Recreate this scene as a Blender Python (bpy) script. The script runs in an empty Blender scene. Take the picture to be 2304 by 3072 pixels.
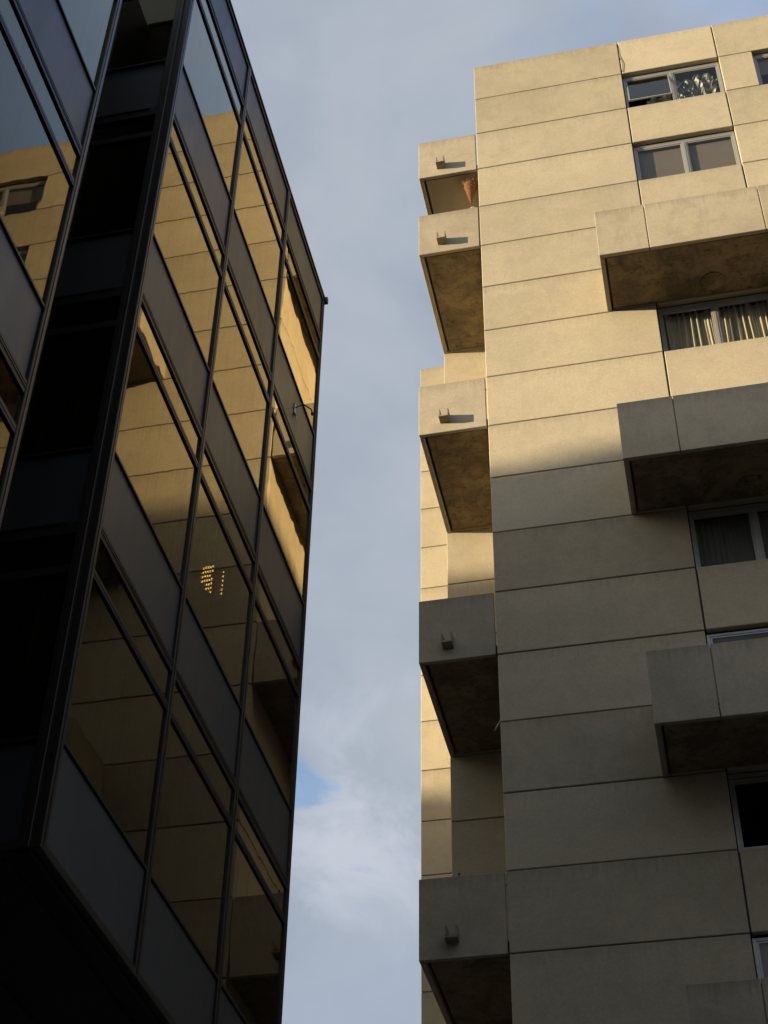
import bpy, bmesh, math, random
from mathutils import Vector, Matrix
random.seed(7)
scene = bpy.context.scene
R = math.radians
EYE = 1.6                                    # camera height above the pavement

# ------------------------------------------------------------------ camera
F, YAW, PITCH, ROLL = 4804.54 / 2304, -0.226762, 0.729579, 0.019424
fw = Vector((math.sin(YAW) * math.cos(PITCH), math.cos(YAW) * math.cos(PITCH), math.sin(PITCH)))
rt = Vector((math.cos(YAW), -math.sin(YAW), 0)); up = rt.cross(fw)
r2 = rt * math.cos(ROLL) + up * math.sin(ROLL); u2 = up * math.cos(ROLL) - rt * math.sin(ROLL)
cam_d = bpy.data.cameras.new("camera"); cam = bpy.data.objects.new("camera", cam_d)
scene.collection.objects.link(cam); scene.camera = cam
cam_d.sensor_fit = 'HORIZONTAL'; cam_d.sensor_width = 36; cam_d.lens = 36 * F
cam_d.clip_start = 0.1; cam_d.clip_end = 2000
M = Matrix((r2, u2, -fw)).transposed().to_4x4(); M.translation = Vector((0, 0, EYE)); cam.matrix_world = M

# ------------------------------------------------------------------ sun, sky, exposure
SUN_AZ, SUN_EL = R(67), R(9)                 # azimuth measured from -Y towards -X
s_h = Vector((-math.sin(SUN_AZ), -math.cos(SUN_AZ), 0))
s_dir = (s_h * math.cos(SUN_EL) + Vector((0, 0, math.sin(SUN_EL)))).normalized()
sun_d = bpy.data.lights.new("sun", 'SUN'); sun_d.energy = 4.3; sun_d.angle = R(0.7); sun_d.color = (1.0, 0.80, 0.50)
sun = bpy.data.objects.new("sun", sun_d); scene.collection.objects.link(sun)
sun.rotation_euler = s_dir.to_track_quat('Z', 'Y').to_euler(); sun.location = s_dir * 90

world = bpy.data.worlds.new("World"); scene.world = world; world.use_nodes = True
nt = world.node_tree; nt.nodes.clear()
def N(t, kind, **kw):
    n = t.nodes.new(kind)
    for k, v in kw.items():
        if k.startswith('i_'):
            n.inputs[k[2:].replace('_', ' ')].default_value = v
        else: setattr(n, k, v)
    return n
def ramp(t, fac, stops, interp='EASE'):
    n = t.nodes.new('ShaderNodeValToRGB'); n.color_ramp.interpolation = interp
    e = n.color_ramp.elements
    while len(e) < len(stops): e.new(0.5)
    for el, (p, c) in zip(e, stops):
        el.position = p; el.color = (c, c, c, 1) if not isinstance(c, tuple) else (*c, 1)
    t.links.new(fac, n.inputs[0]); return n
def math_(t, op, a, b=None, clamp=False):
    n = t.nodes.new('ShaderNodeMath'); n.operation = op; n.use_clamp = clamp
    for i, v in enumerate((a, b)):
        if v is None: continue
        if isinstance(v, (int, float)): n.inputs[i].default_value = v
        else: t.links.new(v, n.inputs[i])
    return n.outputs[0]
def mixc(t, f, a, b, mode='MIX'):
    n = t.nodes.new('ShaderNodeMix'); n.data_type = 'RGBA'; n.blend_type = mode
    for i, v in ((0, f), (6, a), (7, b)):
        if isinstance(v, (int, float)): n.inputs[i].default_value = v
        elif isinstance(v, tuple): n.inputs[i].default_value = (*v, 1)
        else: t.links.new(v, n.inputs[i])
    return n.outputs[2]
sky = N(nt, 'ShaderNodeTexSky', sky_type='NISHITA', sun_disc=False, sun_elevation=SUN_EL,
        sun_rotation=math.atan2(s_h.x, s_h.y), air_density=1.0, dust_density=1.2)
tc = N(nt, 'ShaderNodeTexCoord')
mp = N(nt, 'ShaderNodeMapping'); mp.inputs['Scale'].default_value = (1, 1, 1.35)
nt.links.new(tc.outputs['Generated'], mp.inputs[0])
n1 = N(nt, 'ShaderNodeTexNoise', i_Scale=5.0, i_Detail=9.0, i_Roughness=0.52, i_Distortion=0.35)
n2 = N(nt, 'ShaderNodeTexNoise', i_Scale=13.0, i_Detail=7.0, i_Roughness=0.6, i_Distortion=0.5)
for n in (n1, n2): nt.links.new(mp.outputs[0], n.inputs['Vector'])
def blob(d, inner, outer, warp=0.05):
    """soft round opening or bank in the cloud layer round one direction of the sky, edge broken up by noise"""
    dn = N(nt, 'ShaderNodeVectorMath', operation='DISTANCE'); nt.links.new(tc.outputs['Generated'], dn.inputs[0])
    dn.inputs[1].default_value = Vector(d).normalized()
    w = math_(nt, 'MULTIPLY', math_(nt, 'SUBTRACT', n2.outputs[0], 0.5), warp * 2)
    a = math_(nt, 'ADD', dn.outputs['Value'], w)
    mr = N(nt, 'ShaderNodeMapRange', interpolation_type='SMOOTHSTEP'); nt.links.new(a, mr.inputs[0])
    mr.inputs[1].default_value = inner; mr.inputs[2].default_value = outer; mr.inputs[3].default_value = 1; mr.inputs[4].default_value = 0
    return mr.outputs[0]
thick = ramp(nt, n1.outputs[0], [(0.30, 0.0), (0.72, 1.0)]).outputs[0]
cloud = mixc(nt, thick, (1.55, 1.84, 2.26), (2.20, 2.40, 2.74))
cloud = mixc(nt, math_(nt, 'MULTIPLY', blob((-0.219, 0.838, 0.500), 0.0, 0.075, 0.10), 0.75), cloud, (2.95, 3.1, 3.5))
cloud = mixc(nt, math_(nt, 'MULTIPLY', blob((-0.214, 0.80, 0.563), 0.0, 0.05, 0.10), 0.45), cloud, (2.6, 2.8, 3.3))
cloud = mixc(nt, math_(nt, 'MULTIPLY', blob((-0.216, 0.90, 0.38), 0.03, 0.14, 0.05), 0.5), cloud, (1.9, 2.25, 2.9))
gap = math_(nt, 'MULTIPLY', blob((-0.243, 0.809, 0.538), 0.0, 0.034, 0.11), ramp(nt, n1.outputs[0], [(0.30, 1.0), (0.62, 0.35)]).outputs[0])
gap2 = blob((-0.36, 0.80, 0.48), 0.0, 0.12, 0.30)
clear_e = blob((0.42, 0.50, 0.76), 0.12, 0.46, 0.22)          # the overcast thins towards the south east
sky_b = mixc(nt, 1.0, sky.outputs[0], (1.0, 1.0, 1.0), 'MULTIPLY')
blue = mixc(nt, 0.75, sky_b, (0.95, 1.85, 3.2))
col = mixc(nt, math_(nt, 'MULTIPLY', clear_e, 0.8), cloud, mixc(nt, 0.8, sky_b, (1.5, 2.6, 5.4)))
col = mixc(nt, math_(nt, 'MULTIPLY', math_(nt, 'MAXIMUM', gap, gap2), 0.95), col, blue)
# haze glowing round the low sun
dn = N(nt, 'ShaderNodeVectorMath', operation='DISTANCE'); nt.links.new(tc.outputs['Generated'], dn.inputs[0]); dn.inputs[1].default_value = s_dir
mr = N(nt, 'ShaderNodeMapRange', interpolation_type='SMOOTHSTEP'); nt.links.new(dn.outputs['Value'], mr.inputs[0])
mr.inputs[1].default_value = 0.1; mr.inputs[2].default_value = 0.95; mr.inputs[3].default_value = 1; mr.inputs[4].default_value = 0
col = mixc(nt, mr.outputs[0], col, (10.0, 9.0, 6.8))
bg = N(nt, 'ShaderNodeBackground'); bg.inputs[1].default_value = 0.095
nt.links.new(col, bg.inputs[0]); wo = N(nt, 'ShaderNodeOutputWorld'); nt.links.new(bg.outputs[0], wo.inputs[0])

vs = scene.view_settings
vs.view_transform = 'Standard'; vs.look = 'None'; vs.exposure = 1.15; vs.gamma = 1.0
scene.cycles.max_bounces = 10; scene.cycles.transparent_max_bounces = 12
scene.cycles.sample_clamp_indirect = 6.0

# ------------------------------------------------------------------ materials
def mat(name, build):
    m = bpy.data.materials.new(name); m.use_nodes = True; t = m.node_tree; t.nodes.clear()
    out = N(t, 'ShaderNodeOutputMaterial'); sh = build(t); t.links.new(sh, out.inputs[0]); return m
def coords(t, scale=(1, 1, 1)):
    g = N(t, 'ShaderNodeTexCoord'); m = N(t, 'ShaderNodeMapping'); m.inputs['Scale'].default_value = scale
    t.links.new(g.outputs['Object'], m.inputs[0]); return m.outputs[0]
def noise(t, vec, scale, detail=4, rough=0.55, dist=0.0):
    n = N(t, 'ShaderNodeTexNoise'); n.inputs['Scale'].default_value = scale; n.inputs['Detail'].default_value = detail
    n.inputs['Roughness'].default_value = rough; n.inputs['Distortion'].default_value = dist
    t.links.new(vec, n.inputs['Vector']); return n.outputs[0]
def bsdf(t, col, rough=0.6, metal=0.0, spec=0.5, bump=None, bs=0.2, bd=0.01):
    p = N(t, 'ShaderNodeBsdfPrincipled')
    if isinstance(col, tuple): p.inputs['Base Color'].default_value = (*col, 1)
    else: t.links.new(col, p.inputs['Base Color'])
    if isinstance(rough, (int, float)): p.inputs['Roughness'].default_value = rough
    else: t.links.new(rough, p.inputs['Roughness'])
    p.inputs['Metallic'].default_value = metal; p.inputs['Specular IOR Level'].default_value = spec
    if bump is not None:
        b = N(t, 'ShaderNodeBump'); b.inputs['Strength'].default_value = bs; b.inputs['Distance'].default_value = bd
        t.links.new(bump, b.inputs['Height']); t.links.new(b.outputs[0], p.inputs['Normal'])
    return p.outputs[0]

def concrete(base, dirt, dirt_amt, streak_amt, pits=0.25, tone_amt=0.22, rim=0.38):
    def f(t):
        v = coords(t)
        big = noise(t, v, 0.55, 4, 0.6, 0.4); med = noise(t, v, 2.6, 6, 0.66, 0.3); fine = noise(t, v, 55, 3, 0.7); grit = noise(t, v, 170, 2, 0.6)
        st = noise(t, coords(t, (5.5, 5.5, 0.30)), 1.7, 5, 0.65); run = noise(t, coords(t, (11, 11, 0.5)), 1.6, 5, 0.7)
        tone = N(t, 'ShaderNodeAttribute', attribute_name='tone').outputs['Fac']
        top = N(t, 'ShaderNodeAttribute', attribute_name='top').outputs['Fac']
        c = mixc(t, math_(t, 'MULTIPLY', ramp(t, big, [(0.35, 0.0), (0.72, 1.0)]).outputs[0], dirt_amt), base, dirt)
        c = mixc(t, math_(t, 'MULTIPLY', ramp(t, med, [(0.42, 0.0), (0.72, 1.0)]).outputs[0], dirt_amt), c, dirt)
        c = mixc(t, math_(t, 'MULTIPLY', ramp(t, st, [(0.50, 0.0), (0.78, 1.0)]).outputs[0], streak_amt), c, tuple(x * 0.62 for x in dirt))
        # soot washed down from each panel's top edge in uneven runs
        k = math_(t, 'ADD', math_(t, 'MULTIPLY', top, 1.9), math_(t, 'MULTIPLY', run, 1.6))
        c = mixc(t, math_(t, 'MULTIPLY', ramp(t, k, [(0.30, 0.0), (1.0, 1.0)]).outputs[0], rim), c, tuple(x * 0.60 for x in dirt))
        c = mixc(t, math_(t, 'MULTIPLY', tone, 0.35), c, tuple(b_ * m_ for b_, m_ in zip(base, (0.97, 0.98, 1.0))))
        k = math_(t, 'ADD', 1.0 - tone_amt * .6, math_(t, 'MULTIPLY', tone, tone_amt))
        k = math_(t, 'MULTIPLY', k, math_(t, 'ADD', 0.78, math_(t, 'MULTIPLY', fine, 0.44)))
        k = math_(t, 'MULTIPLY', k, math_(t, 'ADD', 0.80, math_(t, 'MULTIPLY', grit, 0.40)))
        k = math_(t, 'MULTIPLY', k, math_(t, 'ADD', 0.82, math_(t, 'MULTIPLY', noise(t, v, 24, 2, 0.8), 0.36)))
        cc = N(t, 'ShaderNodeCombineColor')
        for i in range(3): t.links.new(k, cc.inputs[i])
        c = mixc(t, 1.0, c, cc.outputs[0], 'MULTIPLY')
        pit = ramp(t, noise(t, v, 26, 3, 0.8), [(0.22, 0.0), (0.33, 1.0)]).outputs[0]
        c = mixc(t, math_(t, 'MULTIPLY', math_(t, 'SUBTRACT', 1.0, pit), pits * 2), c, tuple(x * 0.35 for x in base))
        h = math_(t, 'ADD', math_(t, 'MULTIPLY', fine, 0.6), math_(t, 'MULTIPLY', pit, 0.6))
        return bsdf(t, c, 0.88, 0, 0.25, h, 0.45, 0.007)
    return f
PANEL = mat('precast_concrete', concrete((0.46, 0.405, 0.300), (0.355, 0.312, 0.236), 0.62, 0.10))
PARAPET = mat('weathered_precast_concrete', concrete((0.43, 0.378, 0.290), (0.31, 0.272, 0.212), 0.70, 0.16, 0.25, 0.16, 0.55))
CAST = mat('cast_concrete', concrete((0.36, 0.31, 0.24), (0.22, 0.19, 0.15), 0.6, 0.3))
JOINT = mat('joint_sealant', lambda t: bsdf(t, (0.06, 0.045, 0.035), 0.8))
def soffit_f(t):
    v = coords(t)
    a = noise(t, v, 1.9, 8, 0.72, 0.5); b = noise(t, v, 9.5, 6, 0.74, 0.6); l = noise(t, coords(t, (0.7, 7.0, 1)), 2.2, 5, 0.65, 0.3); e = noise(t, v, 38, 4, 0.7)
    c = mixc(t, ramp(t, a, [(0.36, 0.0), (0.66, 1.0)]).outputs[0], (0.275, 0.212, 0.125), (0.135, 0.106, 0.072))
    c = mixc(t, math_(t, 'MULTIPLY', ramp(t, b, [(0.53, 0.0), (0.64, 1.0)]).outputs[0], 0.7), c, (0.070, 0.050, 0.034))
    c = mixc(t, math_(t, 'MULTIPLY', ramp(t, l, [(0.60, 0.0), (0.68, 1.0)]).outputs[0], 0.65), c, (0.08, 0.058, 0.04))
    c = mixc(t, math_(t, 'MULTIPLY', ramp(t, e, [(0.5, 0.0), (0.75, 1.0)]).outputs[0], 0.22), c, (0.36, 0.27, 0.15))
    # faint board marks of the formwork every 0.6 m
    sep = N(t, 'ShaderNodeSeparateXYZ'); t.links.new(v, sep.inputs[0])
    fr = math_(t, 'FRACT', math_(t, 'DIVIDE', math_(t, 'ADD', sep.outputs['Y'], 40.2), 0.62))
    ln = math_(t, 'LESS_THAN', fr, 0.018)
    c = mixc(t, math_(t, 'MULTIPLY', math_(t, 'MULTIPLY', ln, ramp(t, b, [(0.4, 0.0), (0.55, 1.0)]).outputs[0]), 0.6), c, (0.05, 0.037, 0.025))
    return bsdf(t, c, 0.9, 0, 0.2, b, 0.3, 0.01)
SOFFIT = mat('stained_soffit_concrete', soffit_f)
LIT_PAINT = mat('bounce_lit_painted_soffit', lambda t: bsdf(t, mixc(t, noise(t, coords(t), 2.2, 4), (0.40, 0.345, 0.265), (0.33, 0.285, 0.22)), 0.8, 0, 0.3, noise(t, coords(t), 60), 0.15, 0.004))  # pale paint; reflected light under the top balcony is put into its colour
FELT = mat('roof_felt', lambda t: bsdf(t, mixc(t, noise(t, coords(t), 3), (0.06, 0.06, 0.06), (0.11, 0.10, 0.09)), 0.9))
ALU = mat('anodised_aluminium', lambda t: bsdf(t, mixc(t, noise(t, coords(t, (3, 3, 14)), 4, 3), (0.37, 0.37, 0.36), (0.27, 0.27, 0.26)), 0.42, 0.35, 0.5))
WHITE = mat('white_frame_paint', lambda t: bsdf(t, mixc(t, noise(t, coords(t), 9), (0.58, 0.59, 0.61), (0.48, 0.49, 0.50)), 0.4))
def bronze_f(t):
    n = noise(t, coords(t, (2, 2, 9)), 5, 4)
    return bsdf(t, mixc(t, n, (0.020, 0.018, 0.016), (0.036, 0.031, 0.025)), 0.42, 0.3, 0.4)
BRONZE = mat('dark_bronze_aluminium', bronze_f)
BRONZE_EDGE = mat('worn_bronze_bead', lambda t: bsdf(t, mixc(t, noise(t, coords(t), 8), (0.060, 0.047, 0.028), (0.035, 0.03, 0.022)), 0.35, 0.5, 0.5))
def spandrel_f(t):
    v = coords(t); n = noise(t, coords(t, (1.5, 1.5, 0.35)), 2.4, 5, 0.6, 0.5); d = noise(t, v, 34, 4, 0.7)
    c = mixc(t, n, (0.024, 0.027, 0.033), (0.039, 0.040, 0.044))
    c = mixc(t, math_(t, 'MULTIPLY', ramp(t, d, [(0.5, 0.0), (0.8, 1.0)]).outputs[0], 0.35), c, (0.06, 0.056, 0.05))
    ro = math_(t, 'ADD', 0.34, math_(t, 'MULTIPLY', n, 0.22))
    return bsdf(t, c, ro, 0.0, 0.75, n, 0.08, 0.01)
SPANDREL = mat('grey_spandrel_enamel', spandrel_f)
def glass_f(t):
    g = N(t, 'ShaderNodeBsdfGlossy'); g.inputs['Roughness'].default_value = 0.004; g.inputs['Color'].default_value = (0.98, 0.85, 0.60, 1)
    tr = N(t, 'ShaderNodeBsdfTransparent'); tr.inputs['Color'].default_value = (0.34, 0.29, 0.22, 1)
    b = N(t, 'ShaderNodeBump'); b.inputs['Strength'].default_value = 0.04; b.inputs['Distance'].default_value = 0.016
    v = coords(t, (1, 1.3, 0.8)); hh = math_(t, 'ADD', noise(t, v, 1.9, 1, 0.4, 0.3), math_(t, 'MULTIPLY', noise(t, v, 5.5, 1, 0.4), 0.05))
    t.links.new(hh, b.inputs['Height']); t.links.new(b.outputs[0], g.inputs['Normal'])
    lw = N(t, 'ShaderNodeLayerWeight'); lw.inputs[0].default_value = 0.5
    fac = math_(t, 'MULTIPLY', math_(t, 'POWER', lw.outputs['Facing'], 5.0), 1.75, True)
    # a film of street dust with rain runs catches a little light
    st = ramp(t, noise(t, coords(t, (14, 14, 0.22)), 2.0, 4, 0.7), [(0.48, 0.0), (0.8, 1.0)]).outputs[0]
    df = N(t, 'ShaderNodeBsdfDiffuse'); df.inputs[0].default_value = (0.16, 0.13, 0.09, 1)
    m = N(t, 'ShaderNodeMixShader'); t.links.new(fac, m.inputs[0]); t.links.new(tr.outputs[0], m.inputs[1]); t.links.new(g.outputs[0], m.inputs[2])
    m2 = N(t, 'ShaderNodeMixShader'); t.links.new(math_(t, 'ADD', 0.02, math_(t, 'MULTIPLY', st, 0.20)), m2.inputs[0])
    t.links.new(m.outputs[0], m2.inputs[1]); t.links.new(df.outputs[0], m2.inputs[2]); return m2.outputs[0]
GLASS = mat('bronze_mirror_glass', glass_f)
def clear_f(t):
    g = N(t, 'ShaderNodeBsdfGlossy'); g.inputs['Roughness'].default_value = 0.01
    tr = N(t, 'ShaderNodeBsdfTransparent'); tr.inputs['Color'].default_value = (0.88, 0.88, 0.87, 1)
    lw = N(t, 'ShaderNodeLayerWeight'); lw.inputs[0].default_value = 0.5
    fr = math_(t, 'ADD', 0.035, math_(t, 'MULTIPLY', math_(t, 'POWER', lw.outputs['Facing'], 5.0), 0.9))
    b = N(t, 'ShaderNodeBump'); b.inputs['Strength'].default_value = 0.3; b.inputs['Distance'].default_value = 0.01
    t.links.new(noise(t, coords(t), 2.0, 1), b.inputs['Height']); t.links.new(b.outputs[0], g.inputs['Normal'])
    m = N(t, 'ShaderNodeMixShader'); t.links.new(math_(t, 'MULTIPLY', fr, 1.0, True), m.inputs[0])
    t.links.new(tr.outputs[0], m.inputs[1]); t.links.new(g.outputs[0], m.inputs[2]); return m.outputs[0]
CLEAR = mat('window_glass', clear_f)
DARKROOM = mat('dark_interior', lambda t: bsdf(t, (0.035, 0.030, 0.025), 0.9))
OFFICE = mat('office_interior', lambda t: bsdf(t, mixc(t, noise(t, coords(t), 1.2), (0.10, 0.08, 0.06), (0.05, 0.04, 0.03)), 0.9))
BLIND = mat('grey_blind', lambda t: bsdf(t, mixc(t, noise(t, coords(t), 1.6, 3), (0.235, 0.205, 0.175), (0.17, 0.15, 0.13)), 0.85))
def cloth_f(a, b):
    return lambda t: bsdf(t, mixc(t, noise(t, coords(t, (1, 1, 0.2)), 3), a, b), 0.9, 0, 0.2, noise(t, coords(t), 240, 2), 0.2, 0.002)
CURTAIN = mat('cream_curtain_cloth', cloth_f((0.72, 0.70, 0.58), (0.52, 0.50, 0.42)))
NET = mat('grey_net_curtain', cloth_f((0.30, 0.31, 0.30), (0.20, 0.21, 0.21)))
OFFCURTAIN = mat('office_curtain_cloth', cloth_f((0.70, 0.58, 0.42), (0.45, 0.37, 0.27)))
FOIL = mat('silver_foil', lambda t: bsdf(t, mixc(t, noise(t, coords(t), 5, 3), (0.42, 0.43, 0.41), (0.12, 0.14, 0.15)), 0.55, 1.0, 0.5, noise(t, coords(t), 14, 4), 0.4, 0.01))
def wicker_f(t):
    w = N(t, 'ShaderNodeTexWave', wave_type='BANDS', bands_direction='Z'); w.inputs['Scale'].default_value = 7; w.inputs['Distortion'].default_value = 9
    t.links.new(coords(t), w.inputs['Vector'])
    return bsdf(t, mixc(t, w.outputs['Fac'], (0.05, 0.020, 0.008), (0.23, 0.095, 0.028)), 0.75, 0, 0.3, w.outputs['Fac'], 0.8, 0.01)
WICKER = mat('woven_cane', wicker_f)
STRAW = mat('dry_stems', lambda t: bsdf(t, (0.20, 0.11, 0.045), 0.8))
SHELL = mat('pale_shell', lambda t: bsdf(t, mixc(t, noise(t, coords(t), 30), (0.62, 0.54, 0.44), (0.4, 0.32, 0.25)), 0.5))
STEEL = mat('galvanised_steel', lambda t: bsdf(t, mixc(t, noise(t, coords(t), 40), (0.40, 0.42, 0.40), (0.24, 0.25, 0.24)), 0.4, 0.7))
RUST = mat('dark_metal', lambda t: bsdf(t, (0.05, 0.04, 0.035), 0.6, 0.3))
def lit_f(t):
    e = N(t, 'ShaderNodeEmission'); e.inputs[0].default_value = (1.0, 0.80, 0.22, 1); e.inputs[1].default_value = 7.0; return e.outputs[0]
BLACKSOF = mat('black_soffit', lambda t: bsdf(t, (0.012, 0.011, 0.010), 0.7, 0, 0.3))
LIT = mat('lit_bulb', lit_f)
def ground_f(t):
    v = coords(t); return bsdf(t, mixc(t, noise(t, v, 0.3, 5), (0.045, 0.045, 0.045), (0.065, 0.062, 0.058)), 0.9, 0, 0.3, noise(t, v, 60, 3), 0.3, 0.01)
ASPHALT = mat('asphalt', ground_f)
PAVING = mat('paving', lambda t: bsdf(t, mixc(t, noise(t, coords(t), 1.2, 5), (0.20, 0.19, 0.17), (0.13, 0.12, 0.11)), 0.85))
RENDER = mat('rendered_masonry', concrete((0.30, 0.27, 0.23), (0.22, 0.2, 0.17), 0.5, 0.2))
SLATE = mat('roof_slate', lambda t: bsdf(t, mixc(t, noise(t, coords(t), 4), (0.07, 0.07, 0.075), (0.11, 0.105, 0.10)), 0.7))

# ------------------------------------------------------------------ mesh helpers
class MB:
    def __init__(s): s.bm = bmesh.new(); s.tone = s.bm.faces.layers.float.new('tone'); s.top = s.bm.verts.layers.float.new('top')
    def _t(s, faces, tone):
        tone = random.random() if tone is None else tone
        for f in faces: f[s.tone] = tone
    def box(s, x0, x1, y0, y1, z0, z1, ch=0.0, tone=None):
        """axis box, its edges chamfered by ch"""
        x0, x1 = min(x0, x1), max(x0, x1); y0, y1 = min(y0, y1), max(y0, y1); z0, z1 = min(z0, z1), max(z0, z1)
        vs_ = [s.bm.verts.new((x, y, z)) for x in (x0, x1) for y in (y0, y1) for z in (z0, z1)]
        fs = [s.bm.faces.new([vs_[i] for i in q]) for q in ((0, 1, 3, 2), (4, 6, 7, 5), (0, 4, 5, 1), (2, 3, 7, 6), (0, 2, 6, 4), (1, 5, 7, 3))]
        tone = random.random() if tone is None else tone
        s._t(fs, tone)
        for v in vs_: v[s.top] = v.co.z - z1            # metres below the top edge
        if ch > 0:
            es = list({e for f in fs for e in f.edges})
            r = bmesh.ops.bevel(s.bm, geom=es, offset=ch, segments=1, affect='EDGES', profile=0.5)
            s._t(r['faces'], tone)
            for v in r['verts']: v[s.top] = v.co.z - z1
        return s
    def tube(s, pts, r, n=8, caps=True, tone=0.5):
        pts = [Vector(p) for p in pts]; rs = r if isinstance(r, (list, tuple)) else [r] * len(pts); rings = []
        for i, p in enumerate(pts):
            d = (pts[min(i + 1, len(pts) - 1)] - pts[max(i - 1, 0)]).normalized()
            a = d.orthogonal().normalized() if i == 0 else (a - d * a.dot(d)).normalized()
            b = d.cross(a)
            rings.append([s.bm.verts.new(p + (a * math.cos(2 * math.pi * k / n) + b * math.sin(2 * math.pi * k / n)) * rs[i]) for k in range(n)])
        fs = []
        for A, B in zip(rings, rings[1:]):
            for k in range(n): fs.append(s.bm.faces.new((A[k], A[(k + 1) % n], B[(k + 1) % n], B[k])))
        if caps: fs += [s.bm.faces.new(rings[0][::-1]), s.bm.faces.new(rings[-1])]
        s._t(fs, tone); return s
    def lathe(s, cx, cy, prof, n=28, jit=0.0, tone=0.5):
        rings = [[s.bm.verts.new((cx + (r + random.uniform(-jit, jit)) * math.cos(2 * math.pi * k / n), cy + (r + random.uniform(-jit, jit)) * math.sin(2 * math.pi * k / n), z)) for k in range(n)] for r, z in prof]
        fs = []
        for A, B in zip(rings, rings[1:]):
            for k in range(n): fs.append(s.bm.faces.new((A[k], A[(k + 1) % n], B[(k + 1) % n], B[k])))
        s._t(fs, tone); return s
    def sheet(s, f, nu, nv):
        g = [[s.bm.verts.new(f(i / nu, j / nv)) for j in range(nv + 1)] for i in range(nu + 1)]
        fs = [s.bm.faces.new((g[i][j], g[i + 1][j], g[i + 1][j + 1], g[i][j + 1])) for i in range(nu) for j in range(nv)]
        s._t(fs, 0.5); return s
    def build(s, name, m, parent=None, smooth=False):
        me = bpy.data.meshes.new(name); bmesh.ops.recalc_face_normals(s.bm, faces=s.bm.faces[:]); s.bm.to_mesh(me); s.bm.free()
        if smooth:
            for p in me.polygons: p.use_smooth = True
        me.materials.append(m); o = bpy.data.objects.new(name, me); scene.collection.objects.link(o)
        if parent is not None: o.parent = parent
        return o
def tag(o, label=None, cat=None, group=None, kind=None):
    for k, v in (('label', label), ('category', cat), ('group', group), ('kind', kind)):
        if v: o[k] = v
    return o
def empty(name, loc=(0, 0, 0)):
    o = bpy.data.objects.new(name, None); o.empty_display_size = 0.3; o.location = loc; scene.collection.objects.link(o); return o

# ------------------------------------------------------------------ ground
b = MB(); b.box(-400, 400, -400, 400, -0.4, 0.0); tag(b.build('road', ASPHALT), kind='structure')
b = MB(); b.box(-4.6, 14, 19.2, 30.0, 0.0, 0.13, 0.01); b.box(-60, -3.2, -40, 19.0, 0.0, 0.13, 0.01)
tag(b.build('pavement', PAVING), kind='structure')

# ================================================================== concrete apartment building
CX, CY = -2.9848, 21.6909
H1, H2 = 1.375, 1.3548
def J(k): return EYE + 34.0507 - (k // 2) * (H1 + H2) - (k % 2) * H2
U1, U2, U3, U4, U5 = 3.4847, 5.7034, 6.465, 8.684, 12.168
BX, BY = CX - 1.3587, CY + 2.9329            # first setback
WX, WY = -6.205, 31.25                       # second setback
NK = 26
apt = empty('apartment_building', (CX, CY, 0))
tag(apt, 'beige precast concrete apartment tower with jutting square balconies and a stepped left edge', 'building')
def P(o):                                    # keep world placement under the parent empty
    if o.parent == apt: o.matrix_parent_inverse = Matrix.Translation(-apt.location)
    return o
G = 0.010; GV = 0.015; T = 0.13
front = MB(); gapm = MB()
def panel(u0, u1, k0, k1, gl=GV, gr=GV, mb=front, y=CY):
    z1 = J(k0) - (G if k0 else 0); z0 = max(J(k1) + G, 0.13) if k1 < NK else 0.13
    j = [random.uniform(-.003, .003) for _ in range(5)]
    mb.box(CX + u0 + gl + (j[0] if gl else 0), CX + u1 - gr + (j[1] if gr else 0), y + abs(j[2]), y + T, z0 + j[3], z1 + (j[4] if k0 else 0), 0.010)
for k in range(NK):
    panel(0, U1, k, k + 1, 0)
    panel(U4, U5, k, k + 1, GV, 0)
    if k % 2 == 0:
        panel(U1, U2, k, k + 1); panel(U2, U4, k, k + 1)
        gapm.box(CX + U1 - .2, CX + U4 + .2, CY + .045, CY + .16, J(k + 1) + .03, J(k) - .03)
    else:
        panel(U2, U3, k, k + 1, GV, 0.0)
        gapm.box(CX + U2 + .03, CX + U3 - .03, CY + .045, CY + .16, J(k + 1) - .04, J(k) + .04)
gapm.box(CX + .03, CX + U1 - .03, CY + .045, CY + .16, 0.13, J(0) - .05)
gapm.box(CX + U4 + .03, CX + U5 - .03, CY + .045, CY + .16, 0.13, J(0) - .05)
P(front.build('wall', PANEL, apt))
side = MB()
def vside(x, y0, y1, k):                     # panels facing -X
    side.box(x, x + T, y0, y1, max(J(k + 1) + G, .13) if k + 1 < NK else .13, J(k) - (G if k else 0), 0.010)
for k in range(NK):
    vside(CX, CY + T + .012, BY - .003, k)
    vside(BX, BY + T + .012, WY - .003, k)
    vside(WX, WY + T + .012, WY + 7, k)
    z0, z1 = (max(J(k + 1) + G, .13) if k + 1 < NK else .13), J(k) - (G if k else 0)
    side.box(BX, CX + T + .2, BY, BY + T, z0, z1, .010)
    side.box(WX, BX + T + .2, WY, WY + T, z0, z1, .010)
    side.box(CX + U5 - T, CX + U5, CY + T + .012, WY + 7, z0, z1, .010)
    side.box(WX, CX + U5, WY + 7.1, WY + 7.1 + T, z0, z1, .010)
P(side.build('wall', PANEL, apt))
gapm.box(CX + .045, CX + .16, CY + .2, BY + .3, .13, J(0) - .05)
gapm.box(BX + .045, BX + .16, BY + .2, WY + .3, .13, J(0) - .05)
gapm.box(BX + .16, CX + .1, BY + .05, BY + .16, .13, J(0) - .05)
gapm.box(WX + .16, BX + .1, WY + .05, WY + .16, .13, J(0) - .05)
gapm.box(WX + .05, WX + .16, WY + .2, WY + 7.1, .13, J(0) - .05)
P(gapm.build('joint_backing', JOINT, apt))
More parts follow.
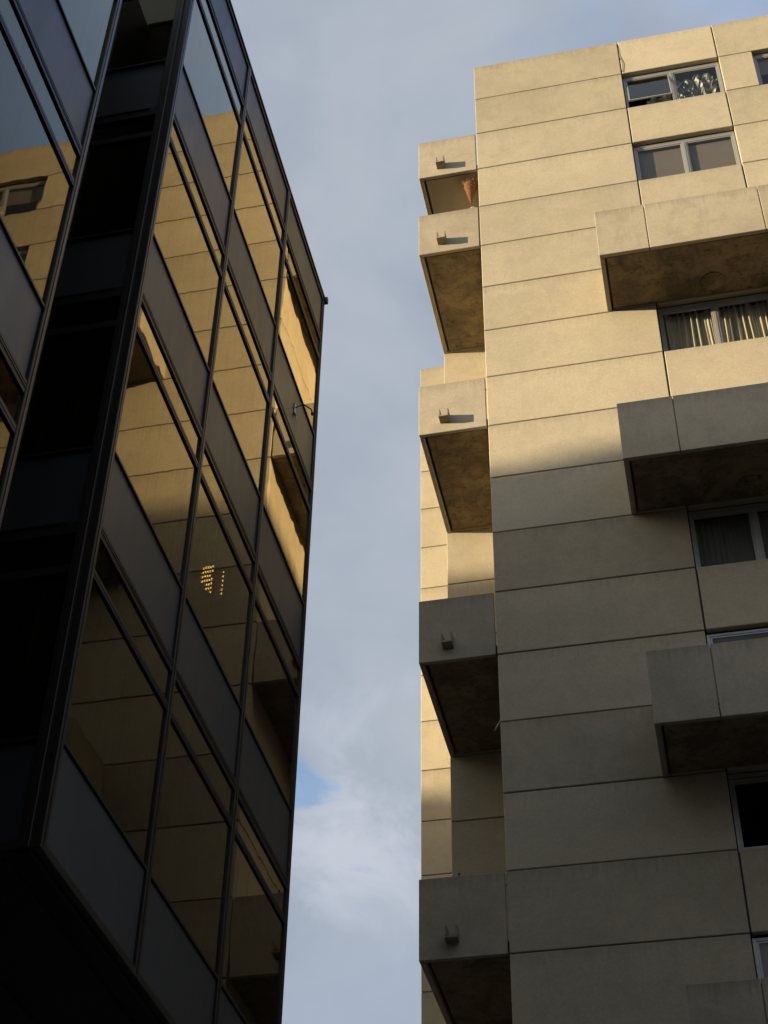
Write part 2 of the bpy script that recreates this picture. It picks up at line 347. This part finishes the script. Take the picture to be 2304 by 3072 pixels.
rf = MB(); rf.box(CX + .17, CX + U5 - .14, CY + .17, BY + .2, J(0) - .5, J(0) - .3); rf.box(BX + .17, CX + U5 - .14, BY + .2, WY + .3, J(0) - .5, J(0) - .3)
rf.box(WX + .17, CX + U5 - .14, WY + .3, WY + 7.1, J(0) - .5, J(0) - .3); P(rf.build('roof', FELT, apt))
room = MB()                                  # rooms behind the windows
for k in range(1, NK - 1, 2):
    room.box(CX + U1 - .5, CX + U4 + .5, CY + 3.2, CY + 3.3, J(k + 1) - .9, J(k) + .25)
    room.box(CX + U1 - .5, CX + U4 + .5, CY + .165, CY + 3.2, J(k) + .25, J(k) + .4)
    room.box(CX + U1 - .5, CX + U4 + .5, CY + .165, CY + 3.2, J(k + 1) - .9, J(k + 1) - .8)
    for u in (U1 - .6, (U2 + U3) / 2 - .05, U4 + .5): room.box(CX + u, CX + u + .1, CY + .165, CY + 3.2, J(k + 1) - .79, J(k) + .24)
P(room.build('interior', DARKROOM, apt))

# windows -----------------------------------------------------------
def window(u0, u1, k, style):
    """two sashes in an aluminium frame, set back in the panel opening"""
    x0, x1, z0, z1 = CX + u0 + .004, CX + u1 - .004, J(k + 1) + .004, J(k) - .004
    m = WHITE if style in ('white', 'white_blind') else ALU
    y = CY + (.09 if style in ('white', 'white_blind') else .105); d = .06
    xm = (x0 + x1) / 2
    head = .035 if style in ('white', 'white_blind') else .11
    f = MB()
    if head > .05: f.box(x0, x1, y + .02, y + d + .02, z1 - .085, z1, .004)       # roller box cover over the head
    f.box(x0, x0 + .055, y, y + d, z0, z1 - head, .004); f.box(x1 - .055, x1, y, y + d, z0, z1 - head, .004)
    f.box(x0 + .057, x1 - .057, y, y + d, z1 - head - .05, z1 - head, .004); f.box(x0 + .057, x1 - .057, y, y + d, z0, z0 + .05, .004)
    f.box(xm - .05, xm + .05, y - .004, y + d, z0 + .052, z1 - head - .052, .004)
    f.box(xm - .008, xm + .008, y - .014, y - .006, z0 + .06, z1 - head - .06)
    for xa in (x0 + .057, xm + .052, ):
        xb = xa + (xm - .052 - x0 - .057)
        if style == 'open' and xa < xm: continue
        yy = y + .012
        for bx in ((xa, xa + .03), (xb - .03, xb)): f.box(bx[0], bx[1], yy, yy + .035, z0 + .052, z1 - head - .052, .003)
        f.box(xa + .031, xb - .031, yy, yy + .035, z0 + .052, z0 + .082, .003); f.box(xa + .031, xb - .031, yy, yy + .035, z1 - head - .082, z1 - head - .052, .003)
    w = P(f.build('window', m, apt))
    for xa in (x0 + .09, xm + .085):
        xb = xa + (xm - .085 - x0 - .09)
        if style == 'open' and xa < xm:
            # top hung sash swung out at the bottom
            s_ = MB(); L = z1 - head - z0 - .115; 
            s_.box(xa - .03, xb + .03, -.018, .018, -.03, 0, .003); s_.box(xa - .03, xb + .03, -.018, .018, -L, -L + .035, .003)
            s_.box(xa - .03, xa, -.018, .018, -L + .037, -.032, .003); s_.box(xb, xb + .03, -.018, .018, -L + .037, -.032, .003)
            sash = P(s_.build('sash', m, w)); sash.location = (0, y + .03, z1 - head - .055); sash.rotation_euler = (R(-12), 0, 0)
            g = MB(); g.box(xa + .002, xb - .002, -.003, .003, -L + .038, -.034); gl = g.build('pane', CLEAR, w)
            P(gl); gl.location = sash.location; gl.rotation_euler = sash.rotation_euler
            continue
        if style == 'empty' and xa < xm: continue
        g = MB(); g.box(xa, xb, y + .024, y + .030, z0 + .083, z1 - head - .083); P(g.build('pane', CLEAR, w))
        if style in ('blind', 'white_blind') or (style == 'half' and xa > xm):
            bl = MB(); bl.box(xa - .03, xb + .03, y + .085, y + .092, z0 + .0, z1 - .05); P(bl.build('blind', BLIND, w))
        if style == 'half' and xa < xm:
            bl = MB(); bl.box(xa - .03, xb + .03, y + .085, y + .092, z0 + .62, z1 - .05); P(bl.build('blind', BLIND, w))
    return w
for k in range(1, NK - 1, 2):
    left = {1: 'open', 3: 'blind', 5: 'blind', 7: 'curtain', 9: 'blind', 11: 'net', 13: 'white', 15: 'empty', 17: 'white_blind', 19: 'blind'}.get(k, 'blind')
    right = {1: 'half', 3: 'blind', 5: 'half', 7: 'curtain'}.get(k, 'blind')
    window(U1, U2, k, left); window(U3, U4, k, right)

# balconies ---------------------------------------------------------
def spout(x, z, parent, front_y):
    s_ = MB(); w, h, p = .195, .20, .20
    s_.box(x, x + w, front_y - p, front_y - .001, z, z + .035, .004)
    s_.box(x, x + .032, front_y - p, front_y - .001, z + .036, z + h, .004)
    s_.box(x + w - .032, x + w, front_y - p, front_y - .001, z + .036, z + h, .004)
    o = s_.build('spout', CAST, parent); P(o)
    return o
def balcony_left(k, soff):
    z1, z0 = J(k) - .004, J(k + 1) + .004
    xr = CX - .030; t_ = .085
    f = MB(); tn = random.random()
    f.box(BX, xr, CY, CY + t_, z0, z1, .008, tn); f.box(BX, BX + t_, CY + t_ + .002, BY - .004, z0, z1, .008, tn)
    o = P(f.build('balcony', PARAPET, apt))
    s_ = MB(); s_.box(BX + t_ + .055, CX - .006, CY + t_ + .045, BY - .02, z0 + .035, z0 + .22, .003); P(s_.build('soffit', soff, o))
    s_ = MB(); s_.box(BX + t_ + .002, CX - .008, CY + t_ + .002, BY - .006, z0 + .222, z0 + .26); P(s_.build('floor', CAST, o))
    spout(CX - .935, z0 + .235, o, CY)
    return o
for k in (2, 4, 8, 12, 16, 20, 24):
    balcony_left(k, LIT_PAINT if k == 2 else SOFFIT)
def ceiling_light(x, y, z, parent, dark=False):
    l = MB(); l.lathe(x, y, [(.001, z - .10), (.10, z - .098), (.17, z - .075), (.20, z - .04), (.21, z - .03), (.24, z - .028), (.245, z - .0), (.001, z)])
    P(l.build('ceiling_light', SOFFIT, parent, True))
RX0, RX1, RY = CX + 2.5064, CX + 9.66, CY - 1.4709
def balcony_front(k):
    z1, z0 = J(k) - .004, J(k + 1) + .004; t_ = .09
    f = MB(); tn = random.random()
    cuts = [RX0, CX + U1, CX + U2, CX + U4, RX1]
    for i, (a, c) in enumerate(zip(cuts, cuts[1:])):
        f.box(a + (.008 if i else 0), c - (.008 if i < 3 else 0), RY, RY + t_, z0, z1, .008)
    f.box(RX0, RX0 + t_, RY + t_ + .002, CY - .004, z0, z1, .008, tn); f.box(RX1 - t_, RX1, RY + t_ + .002, CY - .004, z0, z1, .008, tn)
    for c in cuts[1:-1]: f.box(c - .03, c + .03, RY + .04, RY + t_ + .03, z0 + .27, z1 - .05)
    o = P(f.build('balcony', PARAPET, apt))
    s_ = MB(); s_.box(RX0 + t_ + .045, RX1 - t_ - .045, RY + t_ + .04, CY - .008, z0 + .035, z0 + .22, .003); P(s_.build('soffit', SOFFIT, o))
    s_ = MB(); s_.box(RX0 + t_ + .002, RX1 - t_ - .002, RY + t_ + .032, CY - .006, z0 + .222, z0 + .26); P(s_.build('floor', CAST, o))
    ceiling_light(CX + 4.62, CY - .34, z0 + .034, o, k != 6)
for k in (6, 10, 14, 18, 22): balcony_front(k)

# ================================================================== things in and on the apartment building
def curtain(name, x0, x1, y, z0, z1, m, folds, amp, label, ruck=0.0):
    ph = [random.uniform(0, 6.28) for _ in range(4)]
    def f(a, c):
        xx = x0 + (x1 - x0) * a
        d = math.sin(a * folds * 6.283 + ph[0] + 1.8 * math.sin(a * 9 + ph[1]) + .9 * math.sin(a * 21 + ph[2])) * amp * (0.7 + .6 * math.sin(a * 5 + ph[2]) ** 2)
        d += .35 * amp * math.sin(a * folds * 15 + ph[3])
        return (xx + ruck * (1 - c) * math.sin(a * 7 + ph[1]), y + d * (1.15 - .4 * c), z0 + (z1 - z0) * c)
    b = MB(); b.sheet(f, 160, 6); o = b.build(name, m, None, True); tag(o, label, 'curtain'); return o
z0, z1 = J(8) + .02, J(7) - .06
curtain('curtain', CX + U1 + .02, CX + 4.56, CY + .32, z0, z1, CURTAIN, 7, .05, 'cream gathered curtain in the left half of the window under the upper front balcony', .03)
curtain('curtain', CX + 4.62, CX + U2 - .02, CY + .32, z0, z1, CURTAIN, 8, .055, 'cream gathered curtain in the right half of the window under the upper front balcony', .03)
z0, z1 = J(12) + .02, J(11) - .06
curtain('curtain', CX + U1 + .02, CX + U2 - .02, CY + .34, z0, z1, NET, 26, .012, 'thin grey net curtain drawn across the shaded window under the middle front balcony')

def crumple(a, c):
    x = CX + 4.66 + a * .93; z = J(2) + .02 + c * 1.08
    e = .03 * math.sin(a * 23 + 5 * c) + .035 * math.sin(c * 19 + 7 * a * c) + .02 * math.sin(a * 51 - 33 * c)
    sag = .25 * max(0, a - .75) * c
    return (x + .02 * math.sin(c * 31), CY + .25 + 1.5 * e + .015 * random.random(), z - sag * .5)
b = MB(); b.sheet(crumple, 22, 16)
tag(b.build('foil_sheet', FOIL), 'crumpled silver foil hung inside the right half of the topmost window', 'foil')
def rag(a, c):
    return (CX + 3.95 + a * .55, CY + .10 - .14 * c + .02 * math.sin(a * 17) , J(2) + .03 + .075 * c + .05 * a + .03 * math.sin(a * 13 + c * 4))
b = MB(); b.sheet(rag, 24, 6)
tag(b.build('plastic_sheet', FOIL), 'crumpled pale sheet lying along the sill below the open sash', 'sheet')

# hanging cane basket under the top left balcony
hb = empty('hanging_basket', (-3.20, CY + .27, EYE + 29.10))
tag(hb, 'pointed orange cane basket of dry stems hung beneath the uppermost corner balcony', 'basket')
b = MB(); b.lathe(0, 0, [(.004, 0), (.022, .05), (.05, .17), (.085, .33), (.12, .47), (.148, .57), (.152, .62), (.140, .69), (.120, .70), (.10, .66), (.05, .3), (.002, .06)], 26, .003)
b.build('cone', WICKER, hb, True)
b = MB()
for i in range(110):
    a = random.uniform(0, 6.283); r0 = random.uniform(0, .11); L = random.uniform(.10, .26); lean = random.uniform(.2, 1.1)
    p0 = Vector((r0 * math.cos(a), r0 * math.sin(a), .62)); d = Vector((math.cos(a) * lean, math.sin(a) * lean, 1)).normalized()
    b.tube([p0, p0 + d * L * .5, p0 + d * L + Vector((0, 0, -.06 * lean))], [.010, .007, .003], 4)
b.build('dry_stems', STRAW, hb)
b = MB()
for a in (0, 2.1, 4.2): b.tube([(.14 * math.cos(a), .14 * math.sin(a), .66), (0, 0, .86)], .003, 5)
b.tube([(0, 0, .86), (0, 0, .93)], .004, 5); b.tube([(0.02, 0, .82), (.22, .05, .83)], .004, 5)
b.build('hanger', RUST, hb)
# shell on the parapet below it
b = MB()
for i in range(9):
    a0 = math.pi * i / 9; a1 = math.pi * (i + 1) / 9
    am = (a0 + a1) / 2; rr = .058
    b.tube([(-3.137, CY + .045, J(4) + .004), (-3.137 + rr * .6 * math.cos(am), CY + .04, J(4) + .012 + rr * .75 * math.sin(am)), (-3.137 + rr * math.cos(am), CY + .035, J(4) + .006 + rr * 1.15 * math.sin(am))], [.010, .017, .008], 6)
tag(b.build('scallop_shell', SHELL, None, True), 'small pale scallop shell on the parapet just below the hanging basket', 'shell')
b = MB(); b.tube([(-2.985, CY + .10, EYE + 15.06), (-3.035, CY + .09, EYE + 14.95), (-3.085, CY + .08, EYE + 14.84)], .014, 8)
tag(b.build('metal_rod', STEEL, None, True), 'short pale metal rod slanting out at the corner beneath the third lowest corner balcony', 'rod')
b = MB(); b.box(-3.735, -3.705, CY + .02, CY + .05, J(16) - .003, J(16) + .06, .004)
tag(b.build('parapet_peg', RUST), 'tiny dark peg standing up on the lowest corner balcony parapet', 'peg')

b = MB(); b.tube([(CX + 3.46, CY - .012, EYE + 33.9), (CX + 3.475, CY - .012, EYE + 33.45), (CX + 3.535, CY - .015, EYE + 33.1), (CX + 3.50, CY - .012, EYE + 32.74)], .006, 6)
tag(b.build('cable', RUST, None, True), 'thin dark cable dangling from the roof edge down to the topmost window', 'cable')

# ================================================================== glass office building
XM, XG = -5.12, -5.15                        # front of the mullions, face of the glass
LV = dict(T=21.03, B0=19.97, C0=19.46, A=17.68, B=16.57, C=16.10, A1=14.28, B1=13.21, C1=12.70, A2=10.88, B2=9.84, C2=9.33, A3=7.49, Z=6.475)
LV = {k: v + EYE for k, v in LV.items()}
off = empty('office_building', (XG, 10.5, 0))
tag(off, 'dark bronze mirror glass office block reflecting the sunlit concrete tower', 'building')
def Q(o): o.matrix_parent_inverse = Matrix.Translation(-off.location); return o
BANDS = [('T', 'B0', 'spandrel_panel'), ('B0', 'C0', 'transom_pane'), ('C0', 'A', 'window'), ('A', 'B', 'spandrel_panel'), ('B', 'C', 'transom_pane'),
         ('C', 'A1', 'window'), ('A1', 'B1', 'spandrel_panel'), ('B1', 'C1', 'transom_pane'), ('C1', 'A2', 'window'), ('A2', 'B2', 'spandrel_panel'),
         ('B2', 'C2', 'transom_pane'), ('C2', 'A3', 'window'), ('A3', 'Z', 'spandrel_panel')]
HALF = {'T': .05, 'B0': .078, 'C0': .048, 'A': .018, 'Z': .05}
def half(n): return HALF.get(n, HALF.get(n[0] + ('0' if n[0] in 'BC' else ''), .02)) if n not in HALF else HALF[n]
def facade_x(ys, xm, corner0, corner1):
    """curtain wall facing +X between the mullion lines ys"""
    fr = MB(); bead = MB(); xg = xm - .030
    for i, y in enumerate(ys):
        first, last = i == 0, i == len(ys) - 1
        w = .055
        a, c = (y - w, y + w)
        if first: a, c = y, y + .10
        if last: a, c = y - (.10 if corner1 else .06), y
        fr.box(xm, xg - .08, a, c, LV['Z'] - .05, LV['T'] - .02, .006)
        mid = (a + c) / 2
        bead.box(xm + .006, xm + .0005, mid - .012, mid + .012, LV['Z'], LV['T'] - .06)
    for y0, y1 in zip(ys, ys[1:]):
        ya = y0 + (.101 if y0 == ys[0] else .056); yb = y1 - ((.101 if corner1 else .061) if y1 == ys[-1] else .056)
        for n in [x[0] for x in BANDS] + ['Z']:
            h = half(n); z = LV[n]
            if n == 'T':
                fr.box(xm - .006, xg - .08, ya, yb, z - 2 * h, z - .021, .004); continue
            if n == 'Z': fr.box(xm - .004, xg - .08, ya, yb, z - .05, z + .035, .005); continue
            fr.box(xm - .008, xg - .08, ya, yb, z - h, z + h, .004)
            if n[0] == 'B':
                bead.box(xm - .009, xm - .001, ya, yb, z - .014, z - .004); bead.box(xm - .009, xm - .003, ya, yb, z + .026, z + .034)
            if n[0] == 'C': bead.box(xm - .009, xm - .004, ya, yb, z - .006, z + .001)
        for hi, lo, kind in BANDS:
            zt = LV[hi] - (half(hi) if hi != 'T' else .10); zb = LV[lo] + (half(lo) if lo != 'Z' else .035)
            g = MB()
            if kind == 'spandrel_panel':
                g.box(xg - .002, xg - .05, ya + .002, yb - .002, zb + .002, zt - .002, .004); Q(g.build(kind, SPANDREL, off))
            else:
                tilt = random.uniform(-.004, .004); g.box(xg, xg - .012, ya + .002, yb - .002, zb + .002, zt - .002); o = Q(g.build(kind, GLASS, off))
    Q(fr.build('frame', BRONZE, off)); Q(bead.build('trim', BRONZE_EDGE, off))
M0, M1, M2, M3 = 10.35, 12.69, 15.01, 17.36
facade_x([M0, M1, M2, M3], XM, True, False)
ys_l = [8.67 - 2.33 * i for i in range(5)][::-1]
facade_x(ys_l, XM, False, True)
XB = -6.62                                    # bottom of the notch between the two blocks
# end wall of the far block seen through the notch, facing -Y
fr = MB(); bead = MB(); yg = M0 + .04
fr.box(XM - .092, XM - .19, M0 - .03, yg + .1, LV['Z'] - .05, LV['T'] - .02, .006)
bead.box(XM - .135, XM - .147, M0 - .036, M0 - .0305, LV['Z'], LV['T'] - .06); 
fr.box(-6.12, -6.20, M0 - .0, yg + .1, LV['Z'] - .05, LV['T'] - .02, .006); fr.box(-6.26, -6.34, M0 - .06, yg + .1, LV['Z'] - .05, LV['T'] - .02, .006)
bead.box(-6.215, -6.235, M0 + .02, yg + .02, LV['Z'], LV['T'] - .06)
for hi, lo, kind in BANDS:
    zt = LV[hi] - (half(hi) if hi != 'T' else .10); zb = LV[lo] + (half(lo) if lo != 'Z' else .035)
    g = MB(); g.box(-6.118, XM - .192, yg, yg + .012, zb + .002, zt - .002)
    Q(g.build(kind, SPANDREL if kind == 'spandrel_panel' else GLASS, off))
for n in [x[0] for x in BANDS] + ['Z']:
    h = half(n); z = LV[n]
    fr.box(-6.118, XM - .192, yg - .035, yg + .1, z - (h if n != 'T' else .1), z + (h if n != 'T' else -.021), .004)
    if n[0] == 'B': fr.box(-6.117, XM - .30, yg - .05, yg - .036, z + .045, z + .065, .003)
Q(fr.build('frame', BRONZE, off)); Q(bead.build('trim', BRONZE_EDGE, off))
nb = MB(); nb.box(XB - .1, XB, 8.57, M0 + .1, LV['Z'], LV['T'] + .65); nb.box(-6.35, XB, M0 + .01, M0 + .1, LV['Z'], LV['T'] - .03)
nb.box(XM - .16, XB, 8.56, 8.66, LV['Z'], LV['T'] + .65)                       # end wall of the near block
Q(nb.build('wall', BRONZE, off))
cp = MB(); cp.box(XM + .012, XM - .30, M0 - .03, M3 + .04, LV['T'] - .018, LV['T'] + .02, .004); cp.box(XM + .012, XM - .30, ys_l[0], ys_l[-1] + .03, LV['T'] - .018, LV['T'] + .02, .004)
cp.box(XM - .31, XB, M0 - .03, M0 + .25, LV['T'] - .018, LV['T'] + .02, .004); cp.box(XM - .15, XB, 8.5, 8.70, LV['T'] + .652, LV['T'] + .69, .004)
cp.box(XM + .05, XM - .03, M3 - .02, M3 + .055, LV['T'] - .09, LV['T'] + .03, .004)
Q(cp.build('coping', BRONZE, off))
sf = MB()
sf.box(XM - .09, -18, M0 + .02, M3, LV['Z'] - .09, LV['Z'] - .052); sf.box(XM - .09, -18, ys_l[0], 8.63, LV['Z'] - .09, LV['Z'] - .052); sf.box(XB, -18, 8.63, M0 + .02, LV['Z'] - .09, LV['Z'] - .052)
for i in range(14): sf.box(XM - .30 - i * .9, XM - .33 - i * .9, M0 + .05, M3 - .03, LV['Z'] - .12, LV['Z'] - .091); sf.box(XM - .30 - i * .9, XM - .33 - i * .9, ys_l[0], 8.47, LV['Z'] - .12, LV['Z'] - .091)
Q(sf.build('soffit', BLACKSOF, off))
fl = MB()
for n in ('Z', 'B2', 'B1', 'B'):
    z = LV[n] + .06
    fl.box(XG - .09, -17.8, M0 + .17, M3 - .1, z, z + .55); fl.box(XG - .09, -17.8, ys_l[0], 8.38, z, z + .55)
fl.box(XG - .2, -17.8, M0 + .17, M3 - .1, LV['B0'] + .1, LV['T'] - .1); fl.box(XG - .2, -17.8, ys_l[0], 8.38, LV['B0'] + .1, LV['T'] - .1)
fl.box(XM - 4.0, XM - 4.1, M0 + .17, M3 - .1, LV['Z'], LV['T'] - .1); fl.box(XM - 4.0, XM - 4.1, ys_l[0], 8.38, LV['Z'], LV['T'] - .1)
Q(fl.build('floor_slab', OFFICE, off))
bk = MB(); bk.box(XM - .01, -18, M3 - .09, M3 - .002, LV['Z'], LV['T'] - .03); bk.box(-18, -18.1, ys_l[0], M3, LV['Z'] - .09, LV['T']); bk.box(XG - .1, -18, ys_l[0] - .1, ys_l[0], LV['Z'], LV['T'])
bk.box(XM - .6, -18, ys_l[0], 8.38, LV['T'] - .09, LV['T'] - .03); bk.box(XM - .6, -18, M0 + .3, M3 - .1, LV['T'] - .09, LV['T'] - .03); bk.box(XB - .1, -18, 8.38, M0 + .3, LV['T'] - .12, LV['T'] - .06)
bk.box(-9.0, -9.3, ys_l[0], M3 - .5, 0.13, LV['Z'] - .1)                       # recessed ground floor wall
for y in (0.2, 8.2, 11.2, 17.0): bk.box(-6.6, -7.1, y - .25, y + .25, .13, LV['Z'] - .12, .02)
Q(bk.build('wall', BRONZE, off))

# things on and in the office building
hk = empty('wall_bracket', (XG, 16.20, EYE + 17.2))
tag(hk, 'small pale metal bracket with a bent arm on a dark spandrel near the far corner', 'bracket')
b = MB(); b.box(.0, .014, -.035, .035, -.11, .09, .004); b.tube([(.015, 0, -.10), (.03, .02, -.16), (.02, .02, -.22)], [.02, .014, .006], 6); b.tube([(.01, -.01, .08), (.012, -.015, .12)], .008, 6); b.build('plate', STEEL, hk)
b = MB(); b.tube([(.02, 0, .02), (.12, .05, .12), (.20, .22, .16), (.20, .26, .13)], .011, 7); b.lathe(.20, .275, [(.001, .15), (.022, .145), (.026, .12), (.015, .095), (.001, .09)], 10); b.build('arm', RUST, hk)
lp = empty('pendant_lamp', (-5.62, 14.70, EYE + 12.75))
tag(lp, 'lit amber lantern of small glowing points seen through the dark office glass', 'lamp')
b = MB()
pts = []
for ci, (y, n, top) in enumerate(((-.25, 4, -.03), (-.17, 5, .05), (-.09, 6, .12), (-.01, 6, .19), (.07, 7, .27), (.20, 6, .26))):
    for r_ in range(n):
        if random.random() < .08: continue
        z = top - r_ * .070
        b.lathe(-.0 + .1 * (ci == 5), y, [(.001, z + .014), (.008, z + .008), (.010, z), (.008, z - .006 - .010 * random.random()), (.001, z - .022)], 8)
b.build('bulb', LIT, lp, True)
b = MB(); b.box(-.02, -.012, -.30, .28, .36, .42, .003); b.tube([(-.016, 0, .30), (-.016, 0, .55)], .006, 6); b.build('lamp_frame', RUST, lp)
def off_curtain(y0, y1, n, label):
    z1_, z0_ = LV['C' + n], LV['A' + str(int(n) + 1)]
    ph = random.random() * 6
    b = MB(); b.sheet(lambda a, c: (XG - .22 + .035 * math.sin(a * 60 + ph + 1.5 * math.sin(a * 9)), y0 + (y1 - y0) * a, z0_ + (z1_ - z0_) * c), 140, 3)
    tag(b.build('curtain', OFFCURTAIN, None, True), label, 'curtain')
off_curtain(M0 + .2, M0 + 1.6, '2', 'faint tan curtain behind the lowest dark office window beside the notch')
off_curtain(M0 + 2.2, M1 + 1.3, '2', 'faint tan curtain behind the middle one of the lowest dark office windows')

# ================================================================== the building that shades the street, behind the photographer's left shoulder
tanE = math.tan(SUN_EL); perp = Vector((-s_h.y, s_h.x, 0))
S0 = 48.0
def need(x, y, z):                            # roof height that throws its shadow edge on this point
    p = Vector((x, y, 0)); return (p.dot(perp), EYE + z + tanE * (S0 - p.dot(s_h)))
prof = sorted([need(-6.0, 31.25, 19.75), need(-4.0, 24.62, 20.55), need(-3.2, 24.62, 20.6), need(-2.9, 21.7, 20.6), need(-2.0, 21.7, 20.66), need(-0.9, 21.7, 20.88), need(0.3, 21.7, 20.8), need(3.0, 21.7, 20.6)])
t0, h0 = prof[0]; t1, h1 = prof[-1]
prof = [(t0 - 28, h0 - 1.0), (t0 - 5, h0 - .4)] + prof + [(t1 + 12, h1 + .1), (t1 + 34, h1)]
blk = empty('distant_block', tuple(s_h * (S0 + 6)))
tag(blk, 'tall rendered block with an uneven roofline standing behind the viewer to the west', 'building')
b = MB(); fr_, bk_ = [], []
for tt, hh in prof:
    for lst, d in ((fr_, S0), (bk_, S0 + 12)):
        q = perp * tt + s_h * d; lst.append((b.bm.verts.new((q.x, q.y, 0)), b.bm.verts.new((q.x, q.y, hh))))
for i in range(len(prof) - 1):
    for lst in (fr_, bk_): b.bm.faces.new((lst[i][0], lst[i + 1][0], lst[i + 1][1], lst[i][1]))
    b.bm.faces.new((fr_[i][1], fr_[i + 1][1], bk_[i + 1][1], bk_[i][1]))
for i in (0, -1): b.bm.faces.new((fr_[i][0], fr_[i][1], bk_[i][1], bk_[i][0]))
o = b.build('wall', RENDER, blk); o.matrix_parent_inverse = Matrix.Translation(-blk.location)

# unseen blocks added behind and right of the viewer to shade the lower walls
def block(x0, x1, y0, y1, h, label):
    o = empty('sky_shading_block', ((x0 + x1) / 2, (y0 + y1) / 2, 0)); tag(o, label, 'building')
    inv = Matrix.Translation(-o.location)
    b = MB(); b.box(x0, x1, y0, y1, 0, h, .02); w = b.build('wall', RENDER, o); w.matrix_parent_inverse = inv
    b = MB(); b.box(x0 - .15, x1 + .15, y0 - .15, y1 + .15, h + .002, h + .25, .03); w = b.build('cornice', SLATE, o); w.matrix_parent_inverse = inv
    b = MB(); n = int(h // 3)
    for f in range(n):
        z = 1.2 + f * 3.0
        if x1 - x0 > y1 - y0:
            for i in range(int((x1 - x0) // 3)): b.box(x0 + 1 + i * 3, x0 + 2.2 + i * 3, y1 - .01, y1 + .012, z, z + 1.5)
        else:
            for i in range(int((y1 - y0) // 3)): b.box(x0 - .012, x0 + .01, y0 + 1 + i * 3, y0 + 2.2 + i * 3, z, z + 1.5)
    w = b.build('shutters', BRONZE, o); w.matrix_parent_inverse = inv
block(-4, 34, -26, -12, 25.0, 'unseen grey rendered block added behind the viewer to shade the lower walls')
block(17, 29, -12, 15, 24.0, 'unseen grey rendered block added to the right of the viewer to shade the lower walls')
